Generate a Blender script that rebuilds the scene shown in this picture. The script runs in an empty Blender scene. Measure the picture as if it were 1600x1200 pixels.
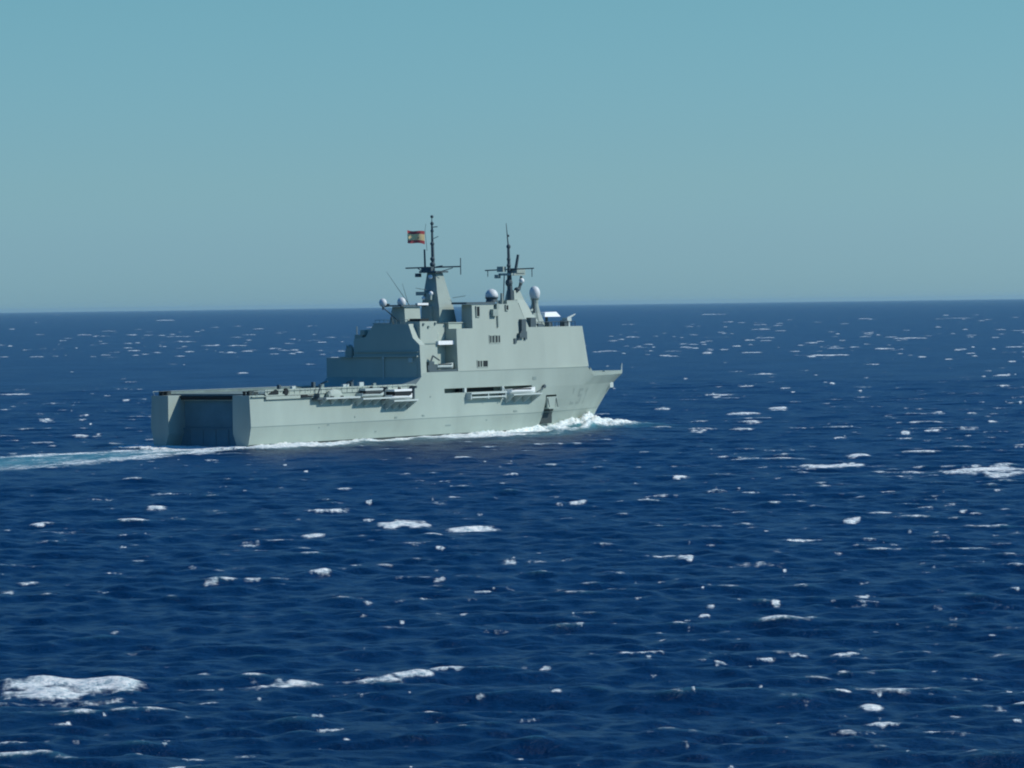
import bpy, bmesh, math, random
import numpy as np
from mathutils import Vector, Matrix
random.seed(7)
rng = np.random.default_rng(11)
SC = bpy.context.scene
COL = SC.collection
R = math.radians

# ------------------------------------------------------------------ camera
CAM_H = 28.3804
cd = bpy.data.cameras.new('camera')
cam = bpy.data.objects.new('camera', cd)
COL.objects.link(cam)
cd.sensor_width = 36.0
cd.lens = 36.0 * 7117.31 / 1600.0
cd.clip_start = 1.0
cd.clip_end = 600000.0
cam.matrix_world = (Matrix.Translation((0, 0, CAM_H)) @ Matrix.Rotation(math.pi / 2 - 0.0174657, 4, 'X')
                    @ Matrix.Rotation(-0.01358637, 4, 'Z'))
SC.camera = cam

# ------------------------------------------------------------------ sun and sky
SHIP_YAW = 1.00557167
SHIP_LOC = Vector((-63.3881, 925.2193, 0.0))
SUN_DIR = Vector((1.192, 0.013, 0.90)).normalized()
world = bpy.data.worlds.new('World')
SC.world = world
world.use_nodes = True
wn, wl = world.node_tree.nodes, world.node_tree.links
wn.clear()
wo = wn.new('ShaderNodeOutputWorld')
bg = wn.new('ShaderNodeBackground')
sky = wn.new('ShaderNodeTexSky')
sky.sky_type = 'NISHITA'
sky.sun_disc = False
sky.sun_elevation = math.asin(SUN_DIR.z)
sky.sun_rotation = math.atan2(SUN_DIR.x, SUN_DIR.y)
sky.air_density = 0.4
sky.dust_density = 0.6
sky.ozone_density = 4.0
tint = wn.new('ShaderNodeMix')
tint.data_type = 'RGBA'
tint.blend_type = 'MULTIPLY'
tint.inputs[0].default_value = 1.0
sep = wn.new('ShaderNodeSeparateXYZ')
tco = wn.new('ShaderNodeTexCoord')
wl.new(tco.outputs['Generated'], sep.inputs[0])
hue = wn.new('ShaderNodeValToRGB')          # a thin sea haze at the horizon, clearer blue above it
e_ = hue.color_ramp.elements
e_[0].position = 0.0; e_[0].color = (0.40, 0.555, 0.535, 1)
e_[1].position = 0.30; e_[1].color = (0.08, 0.62, 0.95, 1)
k_ = e_.new(0.0136); k_.color = (0.40, 0.52, 0.475, 1)
k_ = e_.new(0.026); k_.color = (0.415, 0.53, 0.44, 1)
k_ = e_.new(0.036); k_.color = (0.415, 0.54, 0.435, 1)
k_ = e_.new(0.068); k_.color = (0.43, 0.61, 0.45, 1)
wl.new(sep.outputs[2], hue.inputs[0])
wl.new(hue.outputs[0], tint.inputs[7])
wl.new(sky.outputs[0], tint.inputs[6])
wl.new(tint.outputs[2], bg.inputs[0])
bg.inputs[1].default_value = 0.15 * 1.45
wl.new(bg.outputs[0], wo.inputs[0])

sl = bpy.data.lights.new('sun', 'SUN')
sl.energy = 4.0
sl.angle = R(0.5)
sl.color = (1.0, 0.95, 0.86)
sun = bpy.data.objects.new('sun', sl)
COL.objects.link(sun)
sun.rotation_euler = SUN_DIR.to_track_quat('Z', 'Y').to_euler()
SC.view_settings.view_transform = 'Standard'
SC.view_settings.look = 'None'
SC.view_settings.exposure = 0.0
SC.view_settings.gamma = 1.0
SC.cycles.filter_width = 2.0
SC.cycles.max_bounces = 5


# ------------------------------------------------------------------ materials
def mat(name, col, rough=0.55, spec=0.3, var=0.0, scale=0.3, stretch=(1, 1, 1), metal=0.0, col2=None):
    m = bpy.data.materials.new(name)
    m.use_nodes = True
    n, l = m.node_tree.nodes, m.node_tree.links
    b = n['Principled BSDF']
    b.inputs['Base Color'].default_value = (*col, 1)
    b.inputs['Roughness'].default_value = rough
    b.inputs['Specular IOR Level'].default_value = spec
    b.inputs['Metallic'].default_value = metal
    if var > 0:
        tc = n.new('ShaderNodeTexCoord')
        mp = n.new('ShaderNodeMapping')
        mp.inputs['Scale'].default_value = stretch
        nz = n.new('ShaderNodeTexNoise')
        nz.inputs['Scale'].default_value = scale
        nz.inputs['Detail'].default_value = 6
        nz.inputs['Roughness'].default_value = 0.65
        cr = n.new('ShaderNodeValToRGB')
        c2 = col2 or tuple(c * (1 - var) for c in col)
        cr.color_ramp.elements[0].position = 0.3
        cr.color_ramp.elements[0].color = (*c2, 1)
        cr.color_ramp.elements[1].position = 0.7
        cr.color_ramp.elements[1].color = (*[min(1, c * (1 + var * 0.5)) for c in col], 1)
        l.new(tc.outputs['Object'], mp.inputs[0])
        l.new(mp.outputs[0], nz.inputs['Vector'])
        l.new(nz.outputs[0], cr.inputs[0])
        l.new(cr.outputs[0], b.inputs['Base Color'])
    return m


M = {}
M['hull'] = mat('hull_paint', (0.305, 0.37, 0.325), 0.6, 0.25, 0.11, 0.22, (0.5, 1, 0.12))
M['super'] = mat('superstructure_paint', (0.345, 0.405, 0.352), 0.6, 0.25, 0.07, 0.3, (0.6, 1, 0.2))
M['mast'] = mat('mast_paint', (0.28, 0.34, 0.30), 0.6, 0.25, 0.08, 0.6)
M['rig'] = mat('dark_rigging_paint', (0.07, 0.10, 0.11), 0.6, 0.2)
M['deck'] = mat('deck_paint', (0.17, 0.23, 0.215), 0.85, 0.15, 0.25, 0.5)
M['boot_and_shade'] = mat('boot_topping_and_port_shade', (0.035, 0.05, 0.05), 0.6, 0.3, 0.3, 0.4)  # real boot topping; also stands in for the shade inside the side port
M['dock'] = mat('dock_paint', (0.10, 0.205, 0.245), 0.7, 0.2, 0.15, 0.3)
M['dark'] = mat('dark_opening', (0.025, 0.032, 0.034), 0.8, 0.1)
M['glass'] = mat('window_glass', (0.02, 0.03, 0.035), 0.1, 0.5)
M['white'] = mat('white_paint', (0.78, 0.80, 0.78), 0.45, 0.35, 0.04, 0.8)
M['radome'] = mat('radome_white', (0.60, 0.63, 0.62), 0.5, 0.3, 0.04, 0.8)
M['pale'] = mat('pale_grey_paint', (0.45, 0.52, 0.49), 0.6, 0.25, 0.08, 0.8)
M['mark'] = mat('hull_number_paint', (0.20, 0.26, 0.24), 0.6, 0.2)
M['black'] = mat('black_paint', (0.012, 0.016, 0.017), 0.6, 0.2)
M['number'] = mat('number_paint', (0.248, 0.305, 0.272), 0.6, 0.2)
M['rubber'] = mat('rubber', (0.02, 0.02, 0.02), 0.9, 0.1)
M['orange'] = mat('flag_red', (0.52, 0.10, 0.10), 0.8, 0.1)
M['yellow'] = mat('flag_yellow', (0.85, 0.66, 0.33), 0.8, 0.1)
M['rust'] = mat('rust_stain', (0.16, 0.11, 0.08), 0.9, 0.1)


# ------------------------------------------------------------------ mesh helpers
class MB:
    def __init__(s):
        s.v, s.f = [], []

    def add(s, vs, fs):
        o = len(s.v)
        s.parts = getattr(s, 'parts', []) + [(vs, fs)]
        s.v += [tuple(p) for p in vs]
        s.f += [tuple(i + o for i in f) for f in fs]
        return s

    def box(s, x0, x1, y0, y1, z0, z1):
        return s.hexa([(x0, y0, z0), (x1, y0, z0), (x1, y1, z0), (x0, y1, z0)],
                      [(x0, y0, z1), (x1, y0, z1), (x1, y1, z1), (x0, y1, z1)])

    def hexa(s, bot, top):
        return s.add(bot + top, [(3, 2, 1, 0), (4, 5, 6, 7), (0, 1, 5, 4), (1, 2, 6, 5), (2, 3, 7, 6), (3, 0, 4, 7)])

    def loft(s, rings, close=True):
        """rings of equal length; capped solid"""
        n = len(rings[0])
        vs = [p for r in rings for p in r]
        fs = []
        for i in range(len(rings) - 1):
            for j in range(n):
                k = (j + 1) % n
                fs.append((i * n + j, i * n + k, (i + 1) * n + k, (i + 1) * n + j))
        fs.append(tuple(range(n - 1, -1, -1)))
        fs.append(tuple((len(rings) - 1) * n + j for j in range(n)))
        return s.add(vs, fs)

    def prism(s, poly, axis, a, b):
        def mk(p, t):
            if axis == 'x': return (t, p[0], p[1])
            if axis == 'y': return (p[0], t, p[1])
            return (p[0], p[1], t)
        return s.loft([[mk(p, a) for p in poly], [mk(p, b) for p in poly]])

    def tube(s, p, q, r0, r1=None, n=8):
        r1 = r0 if r1 is None else r1
        p, q = Vector(p), Vector(q)
        d = (q - p).normalized()
        u = d.cross(Vector((0, 0, 1)) if abs(d.z) < 0.9 else Vector((1, 0, 0))).normalized()
        w = d.cross(u)
        ring = lambda c, r: [c + u * (r * math.cos(2 * math.pi * i / n)) + w * (r * math.sin(2 * math.pi * i / n)) for i in range(n)]
        return s.loft([ring(p, r0), ring(q, r1)])

    def lathe(s, c, prof, n=16):
        return s.loft([[(c[0] + r * math.cos(2 * math.pi * i / n), c[1] + r * math.sin(2 * math.pi * i / n), c[2] + z)
                        for i in range(n)] for r, z in prof])

    def ball(s, c, rx, ry=None, rz=None, n=16, m=10):
        ry = ry or rx
        rz = rz or rx
        rings = []
        for k in range(m + 1):
            a = math.pi * (0.02 + 0.96 * k / m)
            rings.append([(c[0] + rx * math.sin(a) * math.cos(2 * math.pi * i / n),
                           c[1] + ry * math.sin(a) * math.sin(2 * math.pi * i / n), c[2] - rz * math.cos(a)) for i in range(n)])
        return s.loft(rings)

    def build_each(s, name, m, parent=None, **k):
        """every primitive as an object of its own"""
        return [MB().add(vs, fs).build(name, m, parent, **k) for vs, fs in s.parts]

    def build(s, name, m, parent=None, off=(0, 0, 0), smooth=False):
        me = bpy.data.meshes.new(name)
        me.from_pydata([(x - off[0], y - off[1], z - off[2]) for x, y, z in s.v], [], s.f)
        bm = bmesh.new()
        bm.from_mesh(me)
        bmesh.ops.recalc_face_normals(bm, faces=bm.faces)
        bm.to_mesh(me)
        bm.free()
        if smooth:
            me.polygons.foreach_set('use_smooth', [True] * len(me.polygons))
        me.materials.append(M[m] if isinstance(m, str) else m)
        o = bpy.data.objects.new(name, me)
        COL.objects.link(o)
        if parent is not None:
            o.parent = parent
        return o


ROT = Matrix.Rotation(SHIP_YAW, 4, 'Z')


def thing(name, label, cat, loc=(0, 0, 0), group=None):
    o = bpy.data.objects.new(name, None)
    COL.objects.link(o)
    o.empty_display_size = 2
    o.location = SHIP_LOC + ROT @ Vector(loc)
    o.rotation_euler = (0, 0, SHIP_YAW)
    o['label'] = label
    o['category'] = cat
    if group:
        o['group'] = group
    return o


def evaluated(o):
    """bake an object's modifiers into its mesh"""
    dg = bpy.context.evaluated_depsgraph_get()
    me = bpy.data.meshes.new_from_object(o.evaluated_get(dg))
    o.modifiers.clear()
    o.data = me


# ------------------------------------------------------------------ the warship (x forward, y to port, z up; origin at the stern waterline)
ship = thing('warship', 'pale grey amphibious warship with open stern dock, tall superstructure and two masts', 'warship')
LV = [(-3.0, 11.1, 84, 148.5), (0.0, 11.75, 90, 151.5), (2.2, 12.18, 93, 153.3), (4.3, 12.6, 97, 155.4), (7.0, 12.45, 104, 158.6),
      (10.0, 12.3, 110, 162.6), (14.1, 12.2, 116, 166.6)]


def level(z):
    for a, b in zip(LV, LV[1:]):
        if z <= b[0] or b is LV[-1]:
            t = max(0.0, min(1.0, (z - a[0]) / (b[0] - a[0])))
            return tuple(a[i] + (b[i] - a[i]) * t for i in (1, 2, 3))


def half(x, z):
    B, x0, xs = level(z)
    if x <= x0: return B
    t = min(1.0, (x - x0) / (xs - x0))
    return B * (1 - t ** (2.0 - 0.25 * max(0, 1 - z / 10)))


def ztop(x):
    if x < 57: return 10.7
    if x < 64:
        t = (x - 57) / 7
        return 10.7 + 3.4 * (t * t)
    if x < 133.6: return 14.1
    return 14.1 - 2.15 * min(1.0, (x - 133.6) / 3.2)


def hull_solid():
    us = [0, .5] + list(np.linspace(4, 54, 11)) + list(np.linspace(57, 64.5, 12)) + list(np.linspace(70, 90, 5))
    fwd = np.linspace(0, 1, 64)[1:]
    rows = []
    for li in range(len(LV)):
        z = LV[li][0]
        row = []
        for x in us:
            zz = z if li < len(LV) - 1 else ztop(x)
            if li == 5: zz = min(z, 10.2)
            row.append((x, half(x, min(zz, 14.1)), zz))
        B, x0, xs = level(z)
        for t in fwd:
            x = 90 + (xs - 90) * t
            zz = z if li < len(LV) - 1 else ztop(x)
            row.append((x, half(x, z) if t < 1 else 0.0, zz))
        rows.append(row)
    n = len(rows[0])
    vs, fs = [], []
    for sgn in (-1, 1):
        o = len(vs)
        for r in rows:
            vs += [(x, sgn * y, z) for x, y, z in r]
        for i in range(len(rows) - 1):
            for j in range(n - 1):
                fs.append((o + i * n + j, o + i * n + j + 1, o + (i + 1) * n + j + 1, o + (i + 1) * n + j))
    P = len(rows) * n
    L = len(rows) - 1
    for j in range(n - 1):
        fs.append((L * n + j, L * n + j + 1, P + L * n + j + 1, P + L * n + j))
        fs.append((j, j + 1, P + j + 1, P + j))
    for i in range(L):
        fs.append((i * n, (i + 1) * n, P + (i + 1) * n, P + i * n))
    me = bpy.data.meshes.new('hull')
    me.from_pydata(vs, [], fs)
    bm = bmesh.new()
    bm.from_mesh(me)
    bmesh.ops.remove_doubles(bm, verts=bm.verts, dist=0.001)
    bmesh.ops.dissolve_degenerate(bm, edges=bm.edges, dist=0.0005)
    bmesh.ops.recalc_face_normals(bm, faces=bm.faces)
    bm.to_mesh(me)
    bm.free()
    me.materials.append(M['hull'])
    o = bpy.data.objects.new('hull', me)
    COL.objects.link(o)
    o.parent = ship
    return o


hull = hull_solid()
cut = MB()
# dock well with chamfered lower corners, open to the sky over the stern notch
cut.prism([(-8.9, -1.0), (8.9, -1.0), (8.9, 0.6), (8.1, 2.9), (8.1, 9.6), (-8.1, 9.6), (-8.1, 2.9), (-8.9, 0.6)], 'x', -1, 48)
cut2 = MB().box(-1, 4.6, -8.1, 8.1, 8.0, 13)
cut3 = MB().box(71.8, 107.2, -14, -9.4, 9.45, 10.45)            # boat gallery in the starboard side
cut4 = MB().box(113.3, 118.5, -14, -9.8, 1.6, 8.1)             # side port
cutters = []
for k, c in enumerate((cut, cut2, cut3, cut4)):
    co = c.build('cutter', 'hull')
    co.parent = ship
    cutters.append(co)
    md = hull.modifiers.new('b', 'BOOLEAN')
    md.operation = 'DIFFERENCE'
    md.solver = 'EXACT'
    md.object = co
bpy.context.view_layer.update()
evaluated(hull)
for co in cutters:
    bpy.data.objects.remove(co, do_unlink=True)


def side_strip(name, m, x0, x1, z0, z1, off=0.03, nx=40, sides=(-1, 1), parent=ship, nz=2):
    """a sheet that follows the hull plating just proud of it"""
    b = MB()
    for s in sides:
        g = [[(x, s * (half(x, z) + off), z) for x in np.linspace(x0, x1, nx)] for z in np.linspace(z0, z1, nz)]
        vs = [p for r in g for p in r]
        b.add(vs, [(i * nx + j, i * nx + j + 1, (i + 1) * nx + j + 1, (i + 1) * nx + j) for i in range(len(g) - 1) for j in range(nx - 1)])
    return b.build_each(name, m, parent)


side_strip('waterline_band', 'boot_and_shade', 0.1, 147, -2.9, 0.7, nx=90, nz=9)
side_strip('knuckle_line', 'mark', 0.1, 154, 4.22, 4.36, nx=80, sides=(-1,))

# hull number, plated on the bow
NB = {}


def stroke(u0, v0, u1, v1):
    """rectangle in the number's own metres (u forward, v up) laid on the plating"""
    for sgn in (-1,):
        n = 6
        vs = []
        for v in (v0, v1):
            for k in range(n):
                u = u0 + (u1 - u0) * k / (n - 1)
                x, z = 127.4 + u * .92, 5.6 + v
                vs.append((x, sgn * (half(x, z) + 0.05), z))
        NB.setdefault(g, MB()).add(vs, [(k, k + 1, n + k + 1, n + k) for k in range(n - 1)])


for g, u in (('L', 0), ('5', 4.4), ('1', 9.2)):
    if g == 'L':
        stroke(u, 0, u + .6, 3.6); stroke(u + .6, 0, u + 2.6, .55)
    if g == '5':
        stroke(u, 3.05, u + 2.6, 3.6); stroke(u, 1.75, u + .6, 3.05); stroke(u + .6, 1.75, u + 2.6, 2.3)
        stroke(u + 2.0, .55, u + 2.6, 1.75); stroke(u, 0, u + 2.6, .55)
    if g == '1':
        stroke(u + .6, 0, u + 1.2, 3.6); stroke(u, 2.7, u + .6, 3.2)
for g in NB:
    NB[g].build('hull_letter' if g == 'L' else 'hull_digit', 'number', ship)

# stern: lower gate, dark dock end wall and flight deck
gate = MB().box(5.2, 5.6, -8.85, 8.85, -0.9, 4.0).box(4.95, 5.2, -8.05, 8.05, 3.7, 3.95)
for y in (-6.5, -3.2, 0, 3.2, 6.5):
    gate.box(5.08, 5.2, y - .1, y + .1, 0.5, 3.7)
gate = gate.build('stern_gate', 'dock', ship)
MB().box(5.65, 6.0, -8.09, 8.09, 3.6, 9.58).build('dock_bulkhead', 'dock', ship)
fd = MB()
fd.box(4.6, 62.9, -11.9, 11.9, 10.72, 10.95)
fd.build('flight_deck', 'deck', ship)
MB().box(3.9, 4.6, -8.1, 8.1, 10.25, 10.6).box(4.35, 4.6, -8.1, 8.1, 9.75, 10.25).build('deck_edge_net', 'dark', ship)
# deck edge catwalk, coaming and net frames along the flight deck
for sg in (-1, 1):
    cw = MB()
    cw.box(0.4, 24 if sg < 0 else 62, min(sg * 12.2, sg * 12.75), max(sg * 12.2, sg * 12.75), 10.35, 10.5)
    for x in np.arange(1, 60, 2.4):
        cw.tube((x, sg * 12.1, 10.45), (x, sg * 12.7, 11.5), .06, n=4)
    cw.tube((1, sg * 12.7, 11.5), (59, sg * 12.7, 11.5), .06, n=4)
    cw.build('deck_edge_rail', 'super', ship)
bwk = MB().box(5.2, 60.0, -12.5, -12.3, 10.55, 11.75).box(5.2, 23.6, -12.75, -12.5, 9.75, 10.75).build('deck_edge_bulwark', 'super', ship)
rb = MB()
for x in np.arange(6, 60, 1.9):
    rb.box(x, x + .12, -12.58, -12.5, 10.56 if x > 23 else 10.76, 11.7)
rb.build_each('bulwark_frame', 'super', bwk)
MB().box(5.2, 62.0, 12.3, 12.45, 10.55, 11.4).build('deck_edge_bulwark', 'deck', ship)
for x, w, h, m_ in ((25.4, 1.2, .7, 'mark'), (33.6, 2.2, .5, 'pale'), (36.6, .8, .9, 'rig'), (39.6, 1.6, .8, 'pale'), (44.8, 1.0, .5, 'mark'), (15.2, 1.2, .5, 'pale'), (22.8, .7, 1.2, 'rig'), (10.6, .6, .9, 'rig')):
    MB().box(x, x + w, -12.2, -11.6, 10.96, 11.75 + h).build('deck_locker', m_, ship)
fl = MB().prism([(6.0, 10.75), (9.3, 10.75), (9.3, 11.5), (8.6, 11.75), (7.0, 11.2)], 'y', -12.85, -12.5)
fl.tube((12.2, -12.5, 11.2), (12.2, -12.85, 11.2), .75, n=12)
fl.box(17.4, 19.6, -12.95, -12.75, 9.9, 10.45).box(19.7, 21.5, -12.95, -12.75, 9.95, 10.25)
fl.build_each('mooring_fairlead', 'black', ship)
bl = MB()
for s in (-1, 1):
    for x in (1.0, 2.3):
        bl.lathe((x, s * 10.3, 10.6), [(.3, 0), (.3, .7), (.42, .75), (.42, .9), (.1, .95)], 10)
bl.build_each('mooring_bollard', 'black', ship)
MB().box(0.6, 3.6, -11.9, -11.6, 10.65, 11.7).box(0.6, 4.4, 10.6, 10.9, 10.65, 11.6).build_each('stern_bulwark', 'boot_and_shade', ship)
MB().box(0.3, 0.5, -8.1, -7.9, 9.2, 9.6).build('stern_lamp', 'white', ship)

# hangar with its shaded aft face
hp = [(12.3, 10.96), (12.3, 17.4), (5.1, 17.4), (5.1, 21.3), (2.0, 21.8), (1.4, 22.6), (-0.1, 24.5), (-9.1, 24.5), (-10.2, 21.5),
      (-11.9, 20.0), (-12.25, 12.0), (-12.25, 10.96)]
hangar = MB().prism(hp, 'x', 63, 65.2)
hangar.prism([(12.2, 14.11), (12.2, 17.3), (5.0, 17.3), (5.0, 21.2), (2.0, 21.7), (-0.1, 24.4), (-9.0, 24.4), (-9.0, 14.11)], 'x', 65.2, 77.4)
hangar = hangar.build('hangar', 'super', ship)
MB().box(62.9, 63.0, -2.5, 4.6, 10.97, 17.3).box(62.88, 63.0, -11.2, -3.0, 10.97, 17.3).build('hangar_door', 'super', hangar)
MB().box(62.35, 63, -11.6, 5.0, 17.45, 17.75).box(62.6, 63, -11.6, 5.0, 18.5, 18.62).build('hangar_gallery', 'super', hangar)
MB().tube((62.6, -2.75, 11), (62.6, -2.75, 17.4), .13, n=6).box(62.4, 62.8, -3.0, -2.5, 17.0, 17.5).build('hangar_pipe', 'pale', hangar)
MB().box(62.3, 62.95, -10.3, -9.4, 16.3, 17.3).build('wall_lamp', 'pale', hangar)
gp = MB().box(62.2, 64, 5.2, 8.4, 17.45, 17.6)
gp.lathe((63.6, 6.6, 17.6), [(1.0, 0), (1.0, 1.2), (.7, 2.2), (.2, 2.6)], 12)
gp.tube((63.0, 6.4, 19.4), (61.2, 5.8, 20.1), .12, n=6)
gp.box(63.2, 65, 3.0, 5.0, 21.3, 22.3)
gp.tube((63.5, 4.6, 22.3), (63.5, 4.6, 24.1), .12, n=6)
gp.box(63.0, 64.4, 2.4, 3.4, 22.2, 23.3)
gp.build_each('platform_gear', 'mast', hangar)
rl = MB()
for y in np.arange(-0.4, -9, -1.1):
    rl.tube((63.2, y, 24.5), (63.2, y, 25.4), .05, n=4)
rl.tube((63.2, -.4, 25.4), (63.2, -9, 25.4), .05, n=4)
rl.build('hangar_roof_rail', 'mast', hangar)

# deckhouse on the hangar roof and its aft platform with two small radomes
dh = MB().loft([[(66.2, -6.2, 24.5), (72.2, -6.2, 24.5), (72.2, -2.0, 24.5), (66.2, -2.0, 24.5)],
                [(66.0, -6.1, 28.2), (72.0, -6.1, 28.2), (72.0, -3.0, 28.2), (66.0, -3.0, 28.2)]])
dh.box(67.2, 70.8, -9.6, -6.3, 22.2, 24.9)
dh.box(66.4, 67.1, -10.2, -9.2, 21.0, 23.0)
dh = dh.build('deckhouse', 'super', ship)
MB().box(64.2, 74.6, -6.6, -2.4, 28.25, 28.6).box(64.4, 64.8, -3.2, -2.4, 28.6, 28.9).build('deckhouse_platform', 'rig', dh)
MB().box(70.0, 74.2, -6.9, -6.65, 28.5, 28.95).build('platform_rail', 'white', dh)
MB().tube((62.2, -3.2, 28.1), (66, -4.4, 25.2), .12, n=6).tube((64.0, -4.6, 24.5), (63.2, -4.6, 26.0), .25, n=6).build('platform_brace', 'rig', dh)

# funnel casing beside the notch
fc = MB().loft([[(65.3, -10.8, 14.11), (71.6, -10.8, 14.11), (71.6, -5.5, 14.11), (65.3, -5.5, 14.11)],
                [(65.3, -10.5, 25.0), (71.9, -10.5, 25.0), (71.9, -5.5, 25.0), (65.3, -5.5, 25.0)]])
fc = fc.build('funnel', 'super', ship)
fv = MB()
for x, z in ((66.3, 24.2), (68.2, 23.6), (70.9, 24.3)):
    fv.box(x, x + .5, -10.85, -10.4, z, z + .45)
fv.box(66, 71.2, -10.75, -10.4, 20.1, 20.35)
fv.build_each('funnel_vent', 'mark', fc)
MB().box(67.2, 70.5, -9.4, -6.6, 25.0, 25.6).build('exhaust_trunk', 'dark', fc)
# walkway bridge and gear in the notch
MB().box(71.4, 77.5, -11.2, -9.4, 19.9, 20.75).build('walkway', 'white', ship)
nt = MB()
nt.box(66.0, 69.4, -12.0, -11.0, 14.12, 15.6).box(66.6, 68.6, -11.9, -11.2, 15.6, 16.4)
nt.tube((66.2, -11.6, 14.1), (68.4, -11.7, 17.6), .2, n=6).tube((68.4, -11.7, 17.6), (70.6, -11.9, 16.6), .16, n=6)
nt.box(66.2, 77.2, -12.1, -11.9, 14.12, 14.6)
nt.build('boat_crane', 'rig', ship)
MB().lathe((73.6, -8.2, 21.0), [(1.3, -.9), (1.5, 0), (1.4, 1.2), (1.0, 2.2), (.4, 2.7)], 14).box(72.3, 74.9, -9.3, -7, 20.76, 21.2).build('ventilator', 'mast', ship)

# forward superstructure, flush with the hull
def ring(x0, x1, xm, b0, bm_, b1, z):
    return [(x0, -b0, z), (xm, -bm_, z), (x1, -b1, z), (x1, b1, z), (xm, bm_, z), (x0, b0, z)]


fs_ = MB().loft([ring(77.5, 134.3, 114, 12.17, 12.17, 10.55, 14.12), ring(77.5, 132.3, 113, 11.85, 11.85, 10.2, 23.3)])
fs_.box(77.6, 84, -9.8, 9.8, 23.3, 24.5)
fs_.box(77.2, 84, -10.0, 9.8, 24.5, 24.7)
fs_.box(108, 124, -6.5, 6.5, 23.3, 24.2)
fs = fs_.build('superstructure', 'super', ship)
side_strip('deck_line', 'mark', 78, 133.4, 13.98, 14.08, nx=30, sides=(-1,), parent=fs)
cs = MB().loft([[(84, -11.84, 23.3), (106.6, -11.84, 23.3), (106.6, -9.0, 23.3), (84, -9.0, 23.3)],
                [(84.1, -11.65, 28.5), (103.0, -11.65, 28.5), (103.0, -9.0, 28.5), (84.1, -9.0, 28.5)]])
cs.box(93, 110, -8.99, -4, 23.3, 28.4)
cs.box(98.6, 103.2, -11.5, -9.0, 28.5, 29.3)
cas = cs.build('upper_deckhouse', 'super', ship)
MB().box(81.6, 93.2, -11.9, -8.0, 28.55, 29.0).build('roof_slab', 'rig', cas)
# recessed openings: frame proud of the plating, dark glass behind
sy = lambda z: 12.17 - 0.32 * (z - 14.12) / 9.18


def opening(name, x0, x1, z0, z1, m, parent, frame='super', bars=()):
    y = -(sy((z0 + z1) / 2) if z1 < 23.4 else 11.84)
    f = MB()
    t = .18
    f.box(x0 - t, x0, y - .14, y + .1, z0 - t, z1 + t).box(x1, x1 + t, y - .14, y + .1, z0 - t, z1 + t)
    f.box(x0, x1, y - .14, y + .1, z0 - t, z0).box(x0, x1, y - .14, y + .1, z1, z1 + t)
    for bx in bars:
        f.box(bx - .15, bx + .15, y - .13, y + .1, z0, z1)
    fo = f.build(name, frame, parent)
    MB().box(x0, x1, y - .05, y + .08, z0, z1).build('pane', m, fo)
    return fo


opening('window', 90.6, 92.3, 20.1, 21.6, 'dark', fs, bars=(91.4,))
opening('window', 92.9, 94.7, 20.1, 21.6, 'dark', fs, bars=(93.9,))
opening('window', 85.3, 87.0, 14.9, 16.2, 'dark', fs, bars=(86.2,))
opening('window', 87.4, 89.3, 14.9, 16.2, 'dark', fs)
opening('doorway', 85.6, 86.7, 25.9, 28.0, 'black', cas)
opening('doorway', 97.6, 98.4, 27.2, 28.2, 'black', cas)
dv = MB().box(91.4, 93.4, -12.5, -11.7, 25.9, 27.4).tube((94.0, -12.0, 23.4), (94.0, -11.9, 29.4), .18, n=6).box(93.2, 94.2, -12.3, -11.8, 27.4, 28.6)
dv.build_each('vent_locker', 'mast', cas)
# bridge wing clutter stepping down the forward edge of the upper deckhouse
st = MB()
st.box(104.6, 105.5, -12.3, -11.6, 20.6, 22.4).box(100.4, 101.3, -12.2, -11.8, 19.8, 20.9)
st.box(102.0, 104.2, -12.6, -11.7, 21.0, 22.0).box(103.0, 104.8, -12.5, -11.7, 22.0, 25.1)
st.tube((101.8, -12.3, 20.5), (104.6, -12.4, 24.8), .2, n=6)
st.build_each('wing_locker', 'rig', fs)
# bridge roof furniture
rf = MB()
rf.box(108.2, 110.4, -11.6, -9.8, 23.3, 25.4).box(117.0, 118.2, -10.9, -10.2, 23.3, 24.3).box(111.6, 113.8, -11.4, -10.2, 23.3, 24.0)
rf.box(124.6, 126.4, -10.2, -9.0, 23.3, 24.6)
rf.build_each('roof_locker', 'rig', fs)
rf = MB()
for x in np.arange(110, 129.5, 1.6):
    rf.tube((x, -11.3 + max(0, x - 113) * .07, 23.3), (x, -11.3 + max(0, x - 113) * .07, 24.4), .07, n=4)
rf.tube((110, -11.3, 24.4), (113, -11.3, 24.4), .07, n=4).tube((113, -11.3, 24.4), (129, -10.2, 24.4), .07, n=4)
rf.build('roof_rail', 'rig', fs)
rp = MB().lathe((116.5, -7.5, 23.3), [(2.2, 0), (2.0, 1.2), (1.25, 3.0), (.75, 5.2), (.8, 6.0), (1.05, 6.3)], 12)
rp.box(110.2, 114.6, -9.0, -6.4, 23.3, 26.4).tube((111, -8.5, 26.4), (115.4, -7.8, 27.2), .3, n=6)
rp = rp.build('radome_pedestal', 'mast', ship)
MB().lathe((116.5, -7.5, 29.5), [(.8, 0), (1.1, .5), (1.25, 1.3), (1.15, 2.0), (.8, 2.6), (.2, 2.9)], 16).build('radome', 'radome', rp, smooth=True)
rd = MB().tube((121.4, -7.5, 23.3), (121.4, -7.5, 25.5), .4, .3, 8).box(120, 122.6, -8.3, -6.7, 23.3, 24.0)
rd = rd.build('radar_post', 'rig', ship)
MB().loft([[(118.4, -8.9, 25.5), (125.2, -8.9, 25.5), (125.2, -6.1, 25.5), (118.4, -6.1, 25.5)],
           [(119.0, -8.6, 26.5), (123.8, -8.6, 26.6), (123.8, -6.4, 26.6), (119.0, -6.4, 26.5)]]).build('radar_antenna', 'white', rd)
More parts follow.
